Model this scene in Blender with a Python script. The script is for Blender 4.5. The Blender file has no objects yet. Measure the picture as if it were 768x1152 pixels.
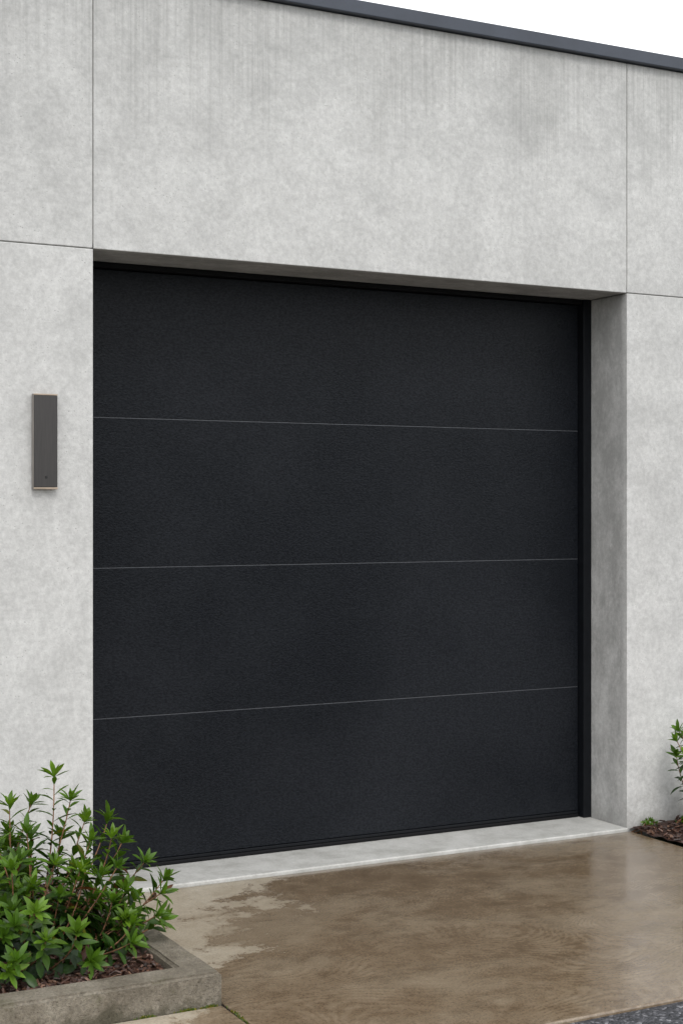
import bpy, bmesh, math, random
from mathutils import Vector, Matrix, noise as mnoise
random.seed(7)
scene = bpy.context.scene
scene.view_settings.view_transform = 'Standard'
scene.view_settings.look = 'None'
scene.view_settings.exposure = 0

# ------------------------------------------------------------ helpers
def empty(name):
    e = bpy.data.objects.new(name, None)
    scene.collection.objects.link(e)
    return e

def obj_from_bm(name, bm, mat=None, parent=None, smooth=False):
    me = bpy.data.meshes.new(name)
    bm.to_mesh(me); bm.free()
    if smooth:
        for p in me.polygons: p.use_smooth = True
    o = bpy.data.objects.new(name, me)
    scene.collection.objects.link(o)
    if mat: me.materials.append(mat)
    if parent: o.parent = parent
    return o

def add_box(bm, x0, x1, y0, y1, z0, z1, bevel=0.0, seg=2):
    r = bmesh.ops.create_cube(bm, size=1.0)
    vs = r['verts']
    for v in vs:
        v.co = Vector(((x0+x1)/2 + v.co.x*(x1-x0), (y0+y1)/2 + v.co.y*(y1-y0), (z0+z1)/2 + v.co.z*(z1-z0)))
    if bevel > 0:
        es = list({e for v in vs for e in v.link_edges})
        bmesh.ops.bevel(bm, geom=es, offset=bevel, segments=seg, affect='EDGES', profile=0.5)

def box(name, x0, x1, y0, y1, z0, z1, mat, parent=None, bevel=0.0, seg=2):
    bm = bmesh.new()
    add_box(bm, x0, x1, y0, y1, z0, z1, bevel, seg)
    return obj_from_bm(name, bm, mat, parent)

class NT:
    def __init__(s, name):
        s.m = bpy.data.materials.new(name); s.m.use_nodes = True
        s.t = s.m.node_tree; s.n = s.t.nodes; s.l = s.t.links
        s.b = s.n['Principled BSDF']; s.out = s.n['Material Output']
        s.tc = s.n.new('ShaderNodeTexCoord')
        s.co = s.tc.outputs['Object']
    def set(s, sock, v):
        if isinstance(v, bpy.types.NodeSocket): s.l.new(v, sock)
        else: sock.default_value = v
    def mapping(s, scale=(1,1,1), loc=(0,0,0), rot=(0,0,0), co=None):
        m = s.n.new('ShaderNodeMapping')
        m.inputs['Scale'].default_value = scale
        m.inputs['Location'].default_value = loc
        m.inputs['Rotation'].default_value = rot
        s.l.new(co or s.co, m.inputs['Vector'])
        return m.outputs[0]
    def noise(s, scale, detail=4, rough=0.55, co=None, dist=0.0):
        n = s.n.new('ShaderNodeTexNoise')
        n.inputs['Scale'].default_value = scale
        n.inputs['Detail'].default_value = min(detail, 6)
        n.inputs['Roughness'].default_value = rough
        n.inputs['Distortion'].default_value = dist
        s.l.new(co or s.co, n.inputs['Vector'])
        return n.outputs['Fac']
    def voronoi(s, scale, co=None, feature='F1', out='Distance', rnd=1.0):
        n = s.n.new('ShaderNodeTexVoronoi'); n.feature = feature
        n.inputs['Scale'].default_value = scale
        n.inputs['Randomness'].default_value = rnd
        s.l.new(co or s.co, n.inputs['Vector'])
        return n.outputs[out]
    def math(s, op, a, b=0.0, c=None, clamp=False):
        n = s.n.new('ShaderNodeMath'); n.operation = op; n.use_clamp = clamp
        s.set(n.inputs[0], a); s.set(n.inputs[1], b)
        if c is not None: s.set(n.inputs[2], c)
        return n.outputs[0]
    def rng(s, v, a, b, c=0.0, d=1.0, smooth=True):
        n = s.n.new('ShaderNodeMapRange'); n.interpolation_type = 'SMOOTHSTEP' if smooth else 'LINEAR'
        s.set(n.inputs[0], v)
        n.inputs[1].default_value = a; n.inputs[2].default_value = b
        n.inputs[3].default_value = c; n.inputs[4].default_value = d
        return n.outputs[0]
    def ramp(s, v, stops):
        n = s.n.new('ShaderNodeValToRGB')
        s.l.new(v, n.inputs[0])
        e = n.color_ramp.elements
        while len(e) < len(stops): e.new(0.5)
        for i, (p, c) in enumerate(stops):
            e[i].position = p; e[i].color = (*c, 1) if len(c) == 3 else c
        return n.outputs[0]
    def mix(s, f, a, b, blend='MIX'):
        n = s.n.new('ShaderNodeMix'); n.data_type = 'RGBA'; n.blend_type = blend
        s.set(n.inputs[0], f)
        for k, v in ((6, a), (7, b)):
            if isinstance(v, tuple) and len(v) == 3: v = (*v, 1)
            s.set(n.inputs[k], v)
        return n.outputs[2]
    def xyz(s):
        n = s.n.new('ShaderNodeSeparateXYZ'); s.l.new(s.co, n.inputs[0]); return n.outputs
    def bump(s, h, strength=0.3, dist=0.01, prev=None):
        n = s.n.new('ShaderNodeBump')
        n.inputs['Strength'].default_value = strength
        n.inputs['Distance'].default_value = dist
        s.l.new(h, n.inputs['Height'])
        if prev: s.l.new(prev, n.inputs['Normal'])
        return n.outputs[0]
    def fin(s, color=None, rough=None, normal=None, metal=None, spec=None):
        if color is not None:
            if isinstance(color, tuple) and len(color) == 3: color = (*color, 1)
            s.set(s.b.inputs['Base Color'], color)
        if rough is not None: s.set(s.b.inputs['Roughness'], rough)
        if normal is not None: s.l.new(normal, s.b.inputs['Normal'])
        if metal is not None: s.set(s.b.inputs['Metallic'], metal)
        if spec is not None: s.set(s.b.inputs['Specular IOR Level'], spec)
        return s.m

def grey(v, t=(1, 1, 1)): return (v*t[0], v*t[1], v*t[2])

# ------------------------------------------------------------ materials
def concrete_wall():
    s = NT('wall_concrete')
    big = s.noise(0.9, 4, 0.6, dist=0.3)
    mid = s.noise(4.5, 6, 0.82)
    fine = s.noise(38, 6, 0.8)
    warm = (1.0, 0.991, 0.966)
    base = s.ramp(big, [(0.32, grey(0.53, warm)), (0.68, grey(0.595, warm))])
    base = s.mix(1.0, base, s.rng(mid, 0.35, 0.65, 0.89, 1.07), 'MULTIPLY')
    base = s.mix(1.0, base, s.rng(fine, 0.3, 0.7, 0.86, 1.12), 'MULTIPLY')
    g = s.n.new('ShaderNodeNewGeometry')
    pr = s.rng(g.outputs['Random Per Island'], 0, 1, 0.97, 1.03, False)
    base = s.mix(1.0, base, pr, 'MULTIPLY')
    x, y, z = s.xyz()
    st = s.noise(1.0, 5, 0.7, co=s.mapping((48, 3, 0.6)))
    st2 = s.noise(1.0, 3, 0.6, co=s.mapping((2.6, 3, 0.3), loc=(3, 0, 0)))
    lenm = s.math('ADD', z, s.rng(st2, 0.3, 0.7, -0.30, 0.25))
    lenm = s.math('ADD', lenm, s.rng(st, 0.3, 0.7, -0.14, 0.14))
    zone = s.rng(lenm, 3.0, 3.6)
    stm = s.math('MULTIPLY', s.rng(st, 0.40, 0.64, 0.35, 1.0), zone)
    base = s.mix(s.math('MULTIPLY', stm, 0.40), base, grey(0.24, (1, 0.985, 0.94)))
    low = s.rng(s.math('ADD', z, s.rng(mid, 0.3, 0.7, -0.10, 0.10)), 0.02, 0.20, 0.38, 0.0)
    base = s.mix(low, base, grey(0.25, (1, 0.94, 0.85)))
    # stained inside of the opening
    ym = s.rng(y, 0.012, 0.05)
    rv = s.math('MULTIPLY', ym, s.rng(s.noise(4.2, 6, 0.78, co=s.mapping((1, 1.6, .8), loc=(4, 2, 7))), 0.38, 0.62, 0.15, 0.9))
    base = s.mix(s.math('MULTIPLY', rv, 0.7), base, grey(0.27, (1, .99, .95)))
    # darker smudges (stronger high up) and lime bloom
    hi = s.rng(z, 1.6, 3.2, 0.12, 0.32)
    sm = s.math('MULTIPLY', s.rng(s.noise(1.5, 6, 0.80, co=s.mapping((1, 1, 1.1), loc=(9, 3, 1))), 0.49, 0.67), hi)
    base = s.mix(sm, base, grey(0.33, (1, 1, .98)))
    lt = s.rng(s.noise(2.2, 6, 0.82, co=s.mapping((1, 1, 1.1), loc=(2, 8, 5))), 0.53, 0.68, 0, 0.25)
    base = s.mix(lt, base, grey(0.69, warm))
    v = s.voronoi(60)
    pm = s.math('MULTIPLY', s.rng(v, 0.05, 0.18, 1, 0), s.rng(mid, 0.46, 0.58))
    base = s.mix(s.math('MULTIPLY', pm, 0.5), base, grey(0.2))
    h = s.math('ADD', s.math('MULTIPLY', fine, 1.0), s.math('MULTIPLY', pm, -0.8))
    nb = s.bump(h, 0.5, 0.004)
    return s.fin(base, 0.86, nb, spec=0.25)

def sill_mat():
    s = NT('sill_concrete')
    mid = s.noise(7, 6, 0.7)
    fine = s.noise(90, 5, 0.7)
    c = s.ramp(mid, [(0.3, (0.36, 0.355, 0.33)), (0.55, (0.52, 0.515, 0.49)), (0.75, (0.60, 0.59, 0.57))])
    c = s.mix(1.0, c, s.rng(fine, 0.3, 0.7, 0.9, 1.08), 'MULTIPLY')
    return s.fin(c, 0.5, s.bump(fine, 0.3, 0.003))

def kerb_mat():
    s = NT('kerb_concrete')
    mid = s.noise(6, 6, 0.78, dist=.2)
    fine = s.noise(110, 6, 0.8)
    c = s.ramp(mid, [(0.3, (0.11, 0.09, 0.062)), (0.5, (0.215, 0.185, 0.14)), (0.72, (0.34, 0.305, 0.245))])
    c = s.mix(1.0, c, s.rng(fine, 0.3, 0.7, 0.62, 1.25), 'MULTIPLY')
    x, y, z = s.xyz()
    g = s.rng(s.math('ADD', z, s.rng(mid, .3, .7, -.03, .03)), 0.0, 0.05, 0.6, 0)
    c = s.mix(g, c, (0.06, 0.055, 0.03))
    mo = s.rng(s.noise(9, 6, 0.75, co=s.mapping(loc=(5, 1, 3))), 0.55, 0.68, 0, 0.5)
    c = s.mix(mo, c, (0.09, 0.085, 0.035))
    pores = s.rng(s.voronoi(110), 0.08, 0.25, 1, 0)
    h = s.math('SUBTRACT', s.math('MULTIPLY', fine, 1.2), s.math('MULTIPLY', pores, 0.7))
    h = s.math('ADD', h, s.math('MULTIPLY', mid, 2))
    return s.fin(c, 0.7, s.bump(h, 0.9, 0.008))

def drive_mat():
    s = NT('wet_concrete')
    x, y, z = s.xyz()
    big = s.noise(1.6, 6, 0.6, dist=0.5)
    mid = s.noise(7, 6, 0.78)
    fine = s.noise(110, 6, 0.8)
    d = s.math('ADD', x, s.math('MULTIPLY', y, -0.7))
    d = s.math('ADD', d, s.rng(big, 0.3, 0.7, -0.34, 0.34, False))
    d = s.math('ADD', d, s.rng(mid, 0.3, 0.7, -0.22, 0.22, False))
    wet = s.rng(d, 0.64, 0.84)
    film = s.rng(s.noise(1.0, 6, 0.7, co=s.mapping((1.3, 2.2, 1), loc=(2, 5, 0)), dist=.3), 0.36, 0.56)
    dry = s.ramp(mid, [(0.3, (0.27, 0.22, 0.155)), (0.5, (0.37, 0.32, 0.245)), (0.72, (0.46, 0.41, 0.33))])
    wetc = s.ramp(mid, [(0.3, (0.105, 0.070, 0.040)), (0.5, (0.165, 0.117, 0.072)), (0.72, (0.225, 0.170, 0.112))])
    c = s.mix(wet, dry, wetc)
    c = s.mix(s.math('MULTIPLY', s.math('SUBTRACT', 1.0, film), 0.38), c, (0.29, 0.235, 0.165))
    # fine swirled finishing lines : contour lines of a smooth field
    fld = s.noise(1.5, 1, 0.4, co=s.mapping((0.7, 1.0, 1), loc=(0.9, 0.35, 0)))
    ph = s.math('ADD', s.math('MULTIPLY', fld, 380), s.math('MULTIPLY', y, 140))
    ph = s.math('ADD', ph, s.math('MULTIPLY', s.noise(22, 3), 8))
    sw = s.math('MULTIPLY_ADD', s.math('SINE', ph), 0.5, 0.5)
    am = s.rng(s.noise(1.9, 4, 0.6, co=s.mapping(loc=(7, 7, 0))), 0.40, 0.58, 0.05, 1.0)
    am = s.math('MULTIPLY', am, s.rng(mid, 0.35, 0.6, 0.3, 1.0))
    am = s.math('MULTIPLY', am, s.rng(y, -0.9, -0.5, 1.0, 0.25))     # worn away near the sill
    swm = s.math('MULTIPLY', sw, am)
    c = s.mix(s.math('MULTIPLY', swm, 0.26), c, (0.36, 0.29, 0.205))
    c = s.mix(1.0, c, s.rng(fine, 0.3, 0.7, 0.68, 1.25), 'MULTIPLY')
    e = s.rng(y, -0.06, -0.012, 0, 0.5)
    c = s.mix(e, c, (0.12, 0.10, 0.07))
    pores = s.rng(s.voronoi(150), 0.1, 0.3, 1, 0)
    h = s.math('ADD', s.math('MULTIPLY', swm, 0.7), s.math('MULTIPLY', fine, 1.2))
    h = s.math('SUBTRACT', h, s.math('MULTIPLY', pores, 0.4))
    amt = s.math('SUBTRACT', 1.0, s.math('MULTIPLY', s.math('MULTIPLY', wet, film), 0.80))
    nb = s.bump(s.math('MULTIPLY', h, amt), 0.32, 0.0035)
    rw = s.math('MULTIPLY_ADD', s.math('SUBTRACT', 1.0, film), 0.20, 0.06)
    r = s.math('ADD', s.math('MULTIPLY', wet, rw), s.math('MULTIPLY', s.math('SUBTRACT', 1.0, wet), 0.5))
    return s.fin(c, r, nb, spec=1.0)

def asphalt_mat():
    s = NT('asphalt')
    v = s.n.new('ShaderNodeTexVoronoi'); v.inputs['Scale'].default_value = 110
    s.l.new(s.co, v.inputs['Vector'])
    sep = s.n.new('ShaderNodeSeparateColor'); s.l.new(v.outputs['Color'], sep.inputs[0])
    c = s.ramp(sep.outputs[0], [(0.0, (0.015, 0.016, 0.019)), (0.6, (0.038, 0.040, 0.046)), (0.9, (0.09, 0.09, 0.10)), (1.0, (0.22, 0.22, 0.23))])
    c = s.mix(1.0, c, s.rng(s.noise(3, 5), 0.3, 0.7, 0.8, 1.25), 'MULTIPLY')
    nb = s.bump(v.outputs['Distance'], 0.9, -0.006)
    return s.fin(c, 0.55, nb, spec=0.35)

def ground_mat():
    s = NT('ground_grass')
    c = s.ramp(s.noise(2.5, 6, 0.7), [(0.3, (0.035, 0.055, 0.02)), (0.7, (0.08, 0.11, 0.04))])
    return s.fin(c, 0.9, s.bump(s.noise(60, 4), 0.8, 0.03))

def door_mat():
    s = NT('door_black_steel')
    g1 = s.noise(1.0, 4, 0.68, co=s.mapping((80, 80, 140)))
    cl = s.noise(1.1, 4, 0.6)
    c = s.mix(s.rng(cl, 0.3, 0.7), (0.0070, 0.0083, 0.0110), (0.0125, 0.0142, 0.0176))
    c = s.mix(1.0, c, s.rng(g1, 0.32, 0.68, 0.75, 1.25), 'MULTIPLY')
    nb = s.bump(g1, 0.52, 0.004)
    sp = s.rng(g1, 0.35, 0.65, 0.095, 0.15)
    return s.fin(c, s.rng(cl, 0.3, 0.7, 0.24, 0.38), nb, spec=sp)

def simple(name, color, rough=0.5, metal=0.0, spec=0.5, nscale=30, var=0.15, bump=0.1):
    s = NT(name)
    n = s.noise(nscale, 4, 0.6)
    c = s.mix(1.0, color, s.rng(n, 0.3, 0.7, 1-var, 1+var), 'MULTIPLY')
    return s.fin(c, s.rng(n, 0.3, 0.7, rough*0.9, min(1, rough*1.1)), s.bump(n, bump, 0.002), metal, spec)

def leaf_mat():
    s = NT('leaf')
    a = s.n.new('ShaderNodeAttribute'); a.attribute_name = 'Col'
    g = s.n.new('ShaderNodeNewGeometry')
    v = s.rng(g.outputs['Random Per Island'], 0, 1, 0.72, 1.3, False)
    c = s.mix(1.0, a.outputs['Color'], v, 'MULTIPLY')
    n = s.noise(55, 3)
    c = s.mix(1.0, c, s.rng(n, 0.3, 0.7, 0.85, 1.15), 'MULTIPLY')
    s.fin(c, 0.40, s.bump(n, 0.25, 0.002), spec=0.45)
    tr = s.n.new('ShaderNodeBsdfTranslucent')
    s.l.new(s.mix(1.0, c, (1.3, 1.25, 0.6, 1), 'MULTIPLY'), tr.inputs['Color'])
    mx = s.n.new('ShaderNodeMixShader'); mx.inputs[0].default_value = 0.38
    s.l.new(s.b.outputs[0], mx.inputs[1]); s.l.new(tr.outputs[0], mx.inputs[2])
    s.l.new(mx.outputs[0], s.out.inputs['Surface'])
    return s.m

def mulch_mat():
    s = NT('bark_mulch')
    g = s.n.new('ShaderNodeNewGeometry')
    c = s.ramp(g.outputs['Random Per Island'], [(0.0, (0.018, 0.008, 0.005)), (0.5, (0.055, 0.023, 0.015)), (0.85, (0.11, 0.05, 0.03)), (1.0, (0.21, 0.12, 0.08))])
    n = s.noise(80, 4)
    c = s.mix(1.0, c, s.rng(n, .3, .7, .6, 1.3), 'MULTIPLY')
    return s.fin(c, 0.5, s.bump(n, 0.7, 0.004))

def lamp_mat():
    s = NT('lamp_brushed_metal')
    n = s.noise(1.0, 4, 0.6, co=s.mapping((400, 400, 12)))
    c = s.ramp(n, [(0.3, (0.050, 0.047, 0.046)), (0.7, (0.068, 0.063, 0.061))])
    return s.fin(c, s.rng(n, .3, .7, .30, .38), s.bump(n, 0.05, 0.001), 0.45, 0.4)

M_wall = concrete_wall(); M_sill = sill_mat(); M_kerb = kerb_mat(); M_drive = drive_mat()
M_asph = asphalt_mat(); M_ground = ground_mat(); M_door = door_mat(); M_leaf = leaf_mat(); M_mulch = mulch_mat()
M_frame = simple('frame_black', (0.007, 0.008, 0.010), 0.38, 0, 0.16)
M_rubber_shade = simple('rubber_seal_and_shade', (0.006, 0.006, 0.007), 0.6, 0, 0.15)  # seal black, also used as painted shade at the door head
M_seam_highlight = simple('seam_highlight', (0.10, 0.105, 0.115), 0.45, 0.0, 0.3)  # light grey stands in for the sky highlight along the door seams
M_coping = simple('coping_metal', (0.052, 0.060, 0.078), 0.42, 0.2, 0.5, nscale=5)
M_joint = simple('joint_sealant', (0.24, 0.238, 0.225), 0.9, 0, 0.2)
M_roof = simple('roof_membrane', (0.12, 0.12, 0.12), 0.9)
M_lampbody = lamp_mat()
M_lampcap = simple('lamp_bronze_cap', (0.40, 0.32, 0.25), 0.35, 0.6, 0.5, nscale=8)
M_lampedge = simple('lamp_edge', (0.26, 0.235, 0.215), 0.35, 0.6, 0.5, nscale=8)
M_black = simple('sensor_black', (0.006, 0.006, 0.006), 0.2)
M_stem = simple('stem_bark', (0.21, 0.10, 0.05), 0.7, nscale=60, var=.4)

# ------------------------------------------------------------ building
W = 2.58; H = 2.5; ZT = 3.568; G = 0.0020
bld = empty('concrete_building')
bm = bmesh.new()
D0, D1 = 0.0, 0.40
bv = 0.003
for (x0, x1) in ((-7.74, -5.16), (-5.16, -2.58), (-2.58, 0.0)):
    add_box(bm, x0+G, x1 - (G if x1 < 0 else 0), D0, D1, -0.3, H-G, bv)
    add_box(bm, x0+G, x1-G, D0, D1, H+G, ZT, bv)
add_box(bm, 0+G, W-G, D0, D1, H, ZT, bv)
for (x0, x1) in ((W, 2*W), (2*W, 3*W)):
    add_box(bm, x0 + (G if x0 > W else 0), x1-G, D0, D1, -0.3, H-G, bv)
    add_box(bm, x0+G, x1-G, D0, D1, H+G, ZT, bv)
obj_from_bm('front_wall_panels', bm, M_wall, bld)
bm = bmesh.new()
for xj in (-5.16, -2.58, 2*W):
    add_box(bm, xj-0.02, xj+0.02, 0.005, 0.12, -0.2, ZT-0.01)
for xj in (0, W):
    add_box(bm, xj-0.02, xj+0.02, 0.005, 0.12, H+0.02, ZT-0.01)
add_box(bm, -7.7, -0.006, 0.006, 0.13, H-0.02, H+0.018)
add_box(bm, W+0.006, 3*W-0.04, 0.006, 0.13, H-0.02, H+0.018)
obj_from_bm('panel_joint_sealant', bm, M_joint, bld)
bm = bmesh.new()
add_box(bm, -7.737, -7.40, 0.402, 8.0, -0.3, ZT-0.002)
add_box(bm, 7.40, 7.735, 0.402, 8.0, -0.3, ZT-0.002)
add_box(bm, -7.737, 7.735, 8.002, 8.3, -0.3, ZT-0.002)
obj_from_bm('side_and_rear_walls', bm, M_wall, bld)
box('flat_roof', -7.39, 7.39, 0.405, 7.99, ZT-0.25, ZT-0.10, M_roof, bld)
bm = bmesh.new()
add_box(bm, -7.80, 7.80, -0.030, 0.45, ZT+0.003, ZT+0.062, 0.004)
add_box(bm, -7.80, -7.36, 0.452, 7.95, ZT+0.003, ZT+0.062, 0.004)
add_box(bm, 7.36, 7.80, 0.452, 7.95, ZT+0.003, ZT+0.062, 0.004)
add_box(bm, -7.80, 7.80, 7.952, 8.36, ZT+0.003, ZT+0.062, 0.004)
obj_from_bm('roof_coping', bm, M_coping, bld)
box('door_sill', 0.002, W-0.002, -0.012, 0.39, -0.2, 0.014, M_sill, bld, 0.005)
box('garage_inner_floor', -7.3, 7.3, 0.41, 7.9, -0.1, 0.0, M_sill, bld)

# ------------------------------------------------------------ garage door
door = empty('garage_door')
bm = bmesh.new()
zs = [0.045, 0.640, 1.255, 1.870, 2.475]
for i in range(4):
    add_box(bm, 0.045, W-0.050, 0.310, 0.352, zs[i]+0.0012, zs[i+1]-0.0012, 0.0018)
obj_from_bm('door_sections', bm, M_door, door)
bm = bmesh.new()
for z in zs[1:4]:
    add_box(bm, 0.046, W-0.051, 0.3116, 0.34, z-0.006, z+0.006)  # strip added in the gap, coloured lighter as a lip highlight
obj_from_bm('section_joint_highlights', bm, M_seam_highlight, door)
bm = bmesh.new()
add_box(bm, 0.046, W-0.051, 0.304, 0.348, 0.032, 0.0445, 0.002)
obj_from_bm('bottom_rail', bm, M_frame, door)
bm = bmesh.new()
add_box(bm, 0.048, W-0.053, 0.298, 0.350, 0.0145, 0.031, 0.005)
obj_from_bm('bottom_rubber_seal', bm, M_rubber_shade, door)
bm = bmesh.new()
add_box(bm, 0.001, 0.044, 0.268, 0.39, 0.0145, 2.499, 0.002)
add_box(bm, W-0.047, W-0.001, 0.268, 0.39, 0.0145, 2.499, 0.002)
obj_from_bm('side_frames', bm, M_frame, door)
bm = bmesh.new()
add_box(bm, 0.0455, W-0.0485, 0.276, 0.39, 2.477, 2.4985, 0.002)
obj_from_bm('head_shade_strip', bm, M_rubber_shade, door)  # thin head strip, coloured near black to stand in for soffit shade

# ------------------------------------------------------------ wall light
lamp = empty('wall_light')
lx0, lx1 = -0.240, -0.148
box('back_plate', lx0+0.004, lx1-0.004, -0.0065, -0.0005, 1.578, 1.926, M_frame, lamp)
box('body', lx0, lx1, -0.024, -0.007, 1.579, 1.926, M_lampbody, lamp, 0.002)
box('top_cap', lx0-0.0008, lx1+0.0008, -0.0248, -0.0065, 1.9265, 1.932, M_lampcap, lamp, 0.001)
box('bottom_cap', lx0-0.0008, lx1+0.0008, -0.0248, -0.0065, 1.571, 1.5785, M_lampcap, lamp, 0.001)
box('side_trim', lx0-0.0032, lx0-0.0009, -0.0245, -0.0067, 1.572, 1.931, M_lampedge, lamp)
bm = bmesh.new()
bmesh.ops.create_cone(bm, cap_ends=True, segments=24, radius1=0.0055, radius2=0.0045, depth=0.003,
                      matrix=Matrix.Translation((-0.192, -0.0246, 1.617)) @ Matrix.Rotation(math.radians(90), 4, 'X'))
obj_from_bm('sensor', bm, M_black, lamp)

# ------------------------------------------------------------ ground
bm = bmesh.new()
bmesh.ops.create_grid(bm, x_segments=2, y_segments=2, size=600, matrix=Matrix.Translation((0, 0, -0.05)))
obj_from_bm('ground', bm, M_ground)
bm = bmesh.new()
vs = [bm.verts.new(p) for p in ((-40, -12, -0.012), (40, -12, -0.012), (40, -1.9, -0.012), (-40, -1.9, -0.012))]
bm.faces.new(vs)
obj_from_bm('asphalt_road', bm, M_asph)
def slab(name, x0, x1, y0, y1):
    bm = bmesh.new(); add_box(bm, x0, x1, y0, y1, -0.2, 0.0, 0.006, 3)
    return obj_from_bm(name, bm, M_drive)
slab('driveway', -0.052, W+0.005, -1.985, -0.016)
slab('concrete_path', -7.7, -0.061, -1.985, -1.392)
box('driveway_joint', -0.07, -0.04, -1.97, -0.05, -0.1, -0.006, M_rubber_shade, None)
box('sill_joint', 0.0, W, -0.03, 0.0, -0.1, -0.005, M_rubber_shade, bld)

# kerb (L shape)
bm = bmesh.new()
kx1, kx0, ky0, ky1 = -0.0615, -0.165, -1.387, -1.275
random.seed(3)
def wob(): return random.uniform(-.0018, .0018)
x = -7.7
front = []
while x < kx1-0.03: front.append(x); x += 0.045
pts = [(q, ky0+wob()) for q in front] + [(kx1, ky0)]
y = ky0+0.05
while y < -0.05: pts.append((kx1+wob(), y)); y += 0.05
pts += [(kx1, -0.003), (kx0, -0.003)]
y = -0.05
while y > ky1+0.03: pts.append((kx0+wob(), y)); y -= 0.05
pts += [(kx0, ky1)]
x = kx0-0.05
while x > -7.68: pts.append((x, ky1+wob())); x -= 0.05
pts.append((-7.7, ky1))
vs = [bm.verts.new((p[0], p[1], -0.15)) for p in pts]
f = bm.faces.new(vs)
r = bmesh.ops.extrude_face_region(bm, geom=[f])
for v in r['geom']:
    if isinstance(v, bmesh.types.BMVert): v.co.z = 0.10
bmesh.ops.recalc_face_normals(bm, faces=bm.faces)
bmesh.ops.bevel(bm, geom=[e for e in bm.edges if (e.verts[0].co.z > 0.05 and e.verts[1].co.z > 0.05)],
                offset=0.010, segments=3, affect='EDGES')
obj_from_bm('garden_kerb', bm, M_kerb)

# mulch beds
def mulch(name, x0, x1, y0, y1, z, n, cx0, cx1):
    bm = bmesh.new()
    nx = int((x1-x0)/0.03)+1; ny = int((y1-y0)/0.03)+1
    grid = []
    def hz(x, y): return z + 0.018*mnoise.noise(Vector((x*4, y*4, 1.3))) + 0.010*mnoise.noise(Vector((x*21, y*21, 4)))
    for i in range(nx+1):
        row = []
        for j in range(ny+1):
            x = x0+(x1-x0)*i/nx; y = y0+(y1-y0)*j/ny
            row.append(bm.verts.new((x, y, hz(x, y))))
        grid.append(row)
    for i in range(nx):
        for j in range(ny):
            bm.faces.new((grid[i][j], grid[i+1][j], grid[i+1][j+1], grid[i][j+1]))
    for k in range(n):
        L = random.uniform(0.010, 0.042); w = L*random.uniform(0.18, 0.5); t = random.uniform(0.002, 0.006)
        x = random.uniform(cx0, cx1); y = random.uniform(y0+0.012, y1-0.012)
        zz = hz(x, y)+random.uniform(0.001, 0.014)
        m = Matrix.Translation((x, y, zz)) @ Matrix.Rotation(random.uniform(0, 6.28), 4, 'Z') @ Matrix.Rotation(random.gauss(0, .35), 4, 'Y') @ Matrix.Rotation(random.gauss(0, .5), 4, 'X')
        q = [(-.5, -.35, 0), (.35, -.5, 0), (.5, .3, 0), (-.3, .5, 0)]
        a = [bm.verts.new(m @ Vector((p[0]*L, p[1]*w, -t/2))) for p in q]
        b = [bm.verts.new(m @ Vector((p[0]*L*.92, p[1]*w*.9, t/2))) for p in q]
        bm.faces.new(a[::-1]); bm.faces.new(b)
        for i in range(4):
            bm.faces.new((a[i], a[(i+1) % 4], b[(i+1) % 4], b[i]))
    return obj_from_bm(name, bm, M_mulch)
mulch('mulch_bed', -7.7, kx0, ky1, -0.002, 0.066, 9000, -1.9, kx0-0.008)
mulch('mulch_bed', W+0.012, 6.5, -1.9, -0.002, 0.012, 7000, W+0.02, 4.0)

# ------------------------------------------------------------ shrubs
def add_leaf(bm, col, base, d, n, L, w, c, droop):
    d = d.normalized(); s = d.cross(n)
    if s.length < 1e-4: s = d.orthogonal()
    s.normalize(); up = s.cross(d).normalized()
    st = [(0.0, 0.10), (0.2, 0.55), (0.45, 0.96), (0.66, 0.95), (0.86, 0.5), (1.0, 0.0)]
    prev = None
    for (t, ww) in st:
        cpt = base + d*(L*t) - up*(droop*L*t*t)
        if ww == 0:
            cur = [bm.verts.new(cpt)]
        else:
            cur = [bm.verts.new(cpt - s*(w*ww*.5) + up*(w*ww*.16)), bm.verts.new(cpt), bm.verts.new(cpt + s*(w*ww*.5) + up*(w*ww*.16))]
        if prev:
            if len(cur) == 3:
                fs = [bm.faces.new((prev[0], prev[1], cur[1], cur[0])), bm.faces.new((prev[1], prev[2], cur[2], cur[1]))]
            else:
                fs = [bm.faces.new((prev[0], prev[1], cur[0])), bm.faces.new((prev[1], prev[2], cur[0]))]
            for f in fs:
                f.smooth = True
                for lp in f.loops: lp[col] = (*c, 1)
        prev = cur

def add_stem(bm, pts, r0, r1):
    prev = None; N = 5
    for i, p in enumerate(pts):
        d = (pts[min(i+1, len(pts)-1)] - pts[max(i-1, 0)]).normalized()
        a = d.orthogonal().normalized(); b = d.cross(a)
        r = r0+(r1-r0)*i/(len(pts)-1)
        ring = [bm.verts.new(p + a*math.cos(k*2*math.pi/N)*r + b*math.sin(k*2*math.pi/N)*r) for k in range(N)]
        if prev:
            off = min(range(N), key=lambda o: (ring[o].co-prev[0].co).length)
            ring = ring[off:]+ring[:off]
            for k in range(N):
                f = bm.faces.new((prev[k], prev[(k+1) % N], ring[(k+1) % N], ring[k])); f.smooth = True
        prev = ring

def lerp3(a, b, t): return tuple(a[i]+(b[i]-a[i])*t for i in range(3))
OLD = (0.095, 0.18, 0.050); MIDC = (0.20, 0.33, 0.085); NEW = (0.42, 0.55, 0.15); RED = (0.32, 0.12, 0.04); YEL = (0.50, 0.46, 0.10)

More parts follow.
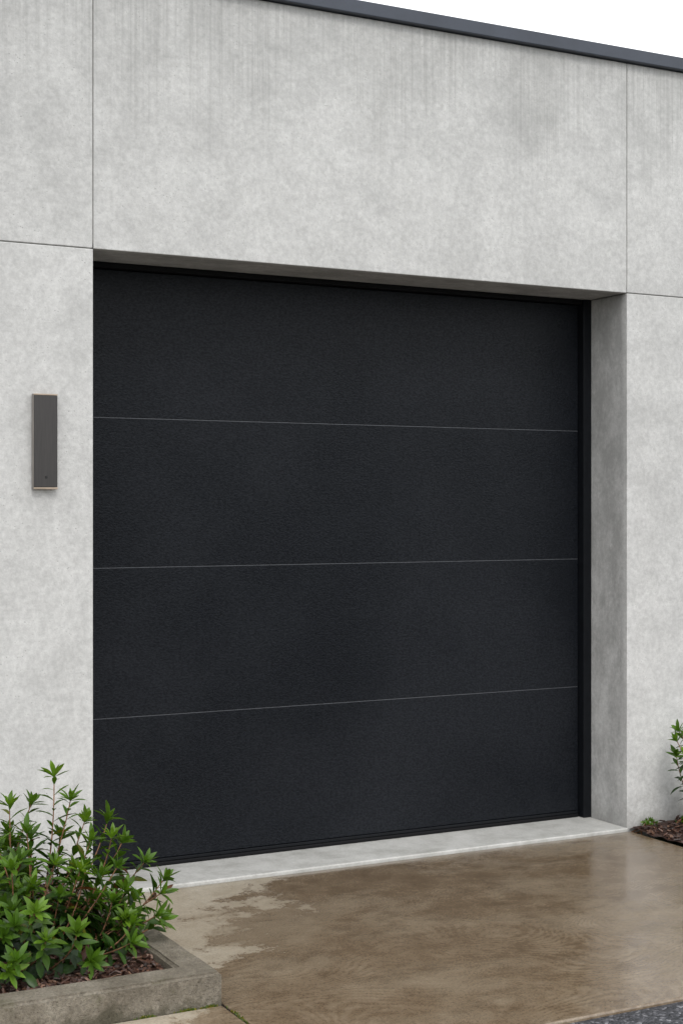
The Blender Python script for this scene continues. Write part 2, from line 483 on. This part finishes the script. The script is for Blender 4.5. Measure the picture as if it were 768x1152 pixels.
def shrub(name, cx, cy, z0, rx, ry, hgt, nshoot, seed, extra=(), leafL=0.074):
    random.seed(seed)
    root = empty(name)
    bl = bmesh.new(); col = bl.loops.layers.color.new('Col')
    bs = bmesh.new()
    ends = []
    for k in range(nshoot):
        a = random.uniform(0, 2*math.pi); rr = math.sqrt(random.random())
        hh = hgt*(math.sqrt(max(0.02, 1-rr**2*0.88)))*random.uniform(0.45, 1.0)
        ends.append((cx+rx*rr*math.cos(a), cy+ry*rr*math.sin(a), z0+hh))
    ends += list(extra)
    for (ex, ey, ez) in ends:
        P2 = Vector((ex, ey, ez))
        P0 = Vector((cx+random.gauss(0, .07), cy+random.gauss(0, .07), z0-0.03))
        P0 = P0.lerp(Vector((ex, ey, z0-0.03)), 0.3)
        hv = P2-P0
        P1 = P0 + Vector((hv.x*.65, hv.y*.65, hv.z*.42)) + Vector((random.gauss(0, .035), random.gauss(0, .035), 0))
        f = lambda t: P0*(1-t)**2 + P1*2*t*(1-t) + P2*t*t
        n = 10
        pts = [f(i/n) for i in range(n+1)]
        add_stem(bs, pts, 0.0044, 0.0018)
        Ltot = sum((pts[i+1]-pts[i]).length for i in range(n))
        t = max(0.22, 1-0.38/Ltot); ang = random.uniform(0, 6.28)
        vig = random.random()
        dt = 0.0135/Ltot
        while t < 1.0:
            p = f(t); d = (f(min(1, t+.02))-f(t-.02)).normalized()
            a1 = d.orthogonal().normalized(); b1 = d.cross(a1)
            ang += 2.399+random.gauss(0, .25)
            out = a1*math.cos(ang)+b1*math.sin(ang)
            young = max(0, (t-0.62)/0.38)
            open_ = 1.2-0.42*young+random.gauss(0, .12)
            ld = (d*math.cos(open_)+out*math.sin(open_)); ld.z -= 0.10*(1-young)
            L = leafL*random.uniform(.65, 1.2)*(1-0.22*young)
            c = lerp3(OLD, MIDC, min(1, random.random()*1.0+young*.3))
            c = lerp3(c, NEW, min(1, young*(0.30+0.6*vig)*random.uniform(.6, 1.2)))
            q = random.random()
            if q < 0.022: c = lerp3(c, RED, .8)
            elif q < 0.055: c = lerp3(c, YEL, .6)
            add_leaf(bl, col, p, ld, d, L, L*random.uniform(.27, .37), c, random.uniform(.05, .4))
            t += dt*random.uniform(.7, 1.3)
        p = P2; d = (f(1)-f(.95)).normalized(); a1 = d.orthogonal().normalized(); b1 = d.cross(a1)
        for k in range(10):
            ang += 2.399
            op = 0.22+0.12*k
            out = a1*math.cos(ang)+b1*math.sin(ang)
            ld = d*math.cos(op)+out*math.sin(op)
            L = leafL*random.uniform(.55, .95)
            c = lerp3(MIDC, NEW, min(1, .30+.65*vig*random.uniform(.6, 1.2)))
            add_leaf(bl, col, p, ld, d, L, L*.30, c, random.uniform(0, .25))
    obj_from_bm('foliage', bl, M_leaf, root)
    obj_from_bm('stems', bs, M_stem, root)
    return root

shrub('garden_shrub', -0.54, -0.80, 0.06, 0.40, 0.42, 0.41, 88, 11,
      extra=[(-0.345, -.62, .59), (-.33, -.75, .53), (-.42, -.60, .50), (-.62, -.6, .56), (-.52, -.7, .52), (-.14, -.58, .42), (-.17, -.70, .38),
             (-.09, -.95, .24), (-.10, -.98, .16), (-.09, -.80, .31), (-.26, -1.14, .15), (-.40, -1.17, .12), (-.54, -1.17, .2), (-.7, -.75, .54), (-.20, -.5, .40),
             (-.06, -.9, .27), (-.15, -1.06, .2), (-.12, -.66, .35), (-.28, -.8, .40), (-.24, -.95, .34)])
shrub('garden_shrub', -1.45, -0.70, 0.06, 0.42, 0.42, 0.5, 60, 12)
shrub('garden_shrub', 3.08, -0.24, 0.01, 0.26, 0.18, 0.42, 45, 13,
      extra=[(2.76, -.14, .42), (2.77, -.20, .36), (2.79, -.12, .46), (2.80, -.16, .44), (2.79, -.10, .34)])
shrub('garden_shrub', 3.95, -0.55, 0.01, 0.38, 0.38, 0.5, 50, 14)
shrub('ground_cover_plant', 2.66, -0.05, 0.015, 0.05, 0.03, 0.04, 7, 15, leafL=0.026)
shrub('ground_cover_plant', 2.86, -0.10, 0.015, 0.06, 0.03, 0.05, 7, 16, leafL=0.027)

# moss tufts along kerb foot
random.seed(5)
bm = bmesh.new(); col = bm.loops.layers.color.new('Col')
for k in range(260):
    x = random.choice([random.gauss(-.17, .02), random.gauss(-.30, .015), random.gauss(-.10, .01)]); y = -1.390+random.gauss(0, .002)
    if random.random() < .12: x = -0.0565+random.gauss(0, .002); y = random.gauss(-1.50, .04)
    add_leaf(bm, col, Vector((x, y, -0.004)), Vector((random.gauss(0, .6), random.gauss(-.3, .5), 1)), Vector((0, -1, .2)), random.uniform(.006, .013), .0035, lerp3(YEL, MIDC, random.random()), .3)
obj_from_bm('moss', bm, M_leaf)

# ------------------------------------------------------------ light
w = bpy.data.worlds.new('World'); scene.world = w; w.use_nodes = True
nt = w.node_tree; bg = nt.nodes['Background']
sky = nt.nodes.new('ShaderNodeTexSky'); sky.sky_type = 'NISHITA'; sky.sun_disc = False
EL = math.radians(52); AZ = math.radians(190)
sky.sun_elevation = EL; sky.sun_rotation = AZ
hs = nt.nodes.new('ShaderNodeHueSaturation'); hs.inputs['Saturation'].default_value = 0.15
nt.links.new(sky.outputs[0], hs.inputs['Color'])
tc = nt.nodes.new('ShaderNodeTexCoord')
cn = nt.nodes.new('ShaderNodeTexNoise'); cn.inputs['Scale'].default_value = 2.0; cn.inputs['Detail'].default_value = 5
nt.links.new(tc.outputs['Generated'], cn.inputs['Vector'])
cr = nt.nodes.new('ShaderNodeValToRGB')
cr.color_ramp.elements[0].position = 0.3; cr.color_ramp.elements[0].color = (10.6, 10.9, 11.4, 1)
cr.color_ramp.elements[1].position = 0.7; cr.color_ramp.elements[1].color = (14.8, 14.9, 15.0, 1)
nt.links.new(cn.outputs['Fac'], cr.inputs[0])
mx = nt.nodes.new('ShaderNodeMix'); mx.data_type = 'RGBA'; mx.inputs[0].default_value = 0.85
nt.links.new(hs.outputs[0], mx.inputs[6]); nt.links.new(cr.outputs[0], mx.inputs[7])
nt.links.new(mx.outputs[2], bg.inputs['Color'])
bg.inputs['Strength'].default_value = 0.132
sd = bpy.data.lights.new('sun', 'SUN'); sd.energy = 1.2; sd.angle = math.radians(16); sd.color = (1, .975, .94)
so = bpy.data.objects.new('sun', sd); scene.collection.objects.link(so)
dirv = Vector((math.sin(AZ)*math.cos(EL), math.cos(AZ)*math.cos(EL), math.sin(EL)))
so.rotation_euler = dirv.to_track_quat('Z', 'Y').to_euler()
so.location = dirv*20

# ------------------------------------------------------------ camera
cd = bpy.data.cameras.new('camera'); cam = bpy.data.objects.new('camera', cd)
scene.collection.objects.link(cam); scene.camera = cam
cam.location = (-1.875, -5.594, 1.502)
cam.rotation_euler = (math.radians(90), 0, -math.radians(27.85))
cd.sensor_fit = 'VERTICAL'; cd.sensor_height = 36; cd.lens = 1700/1152*36
cd.shift_y = -5/1152
cd.clip_end = 3000
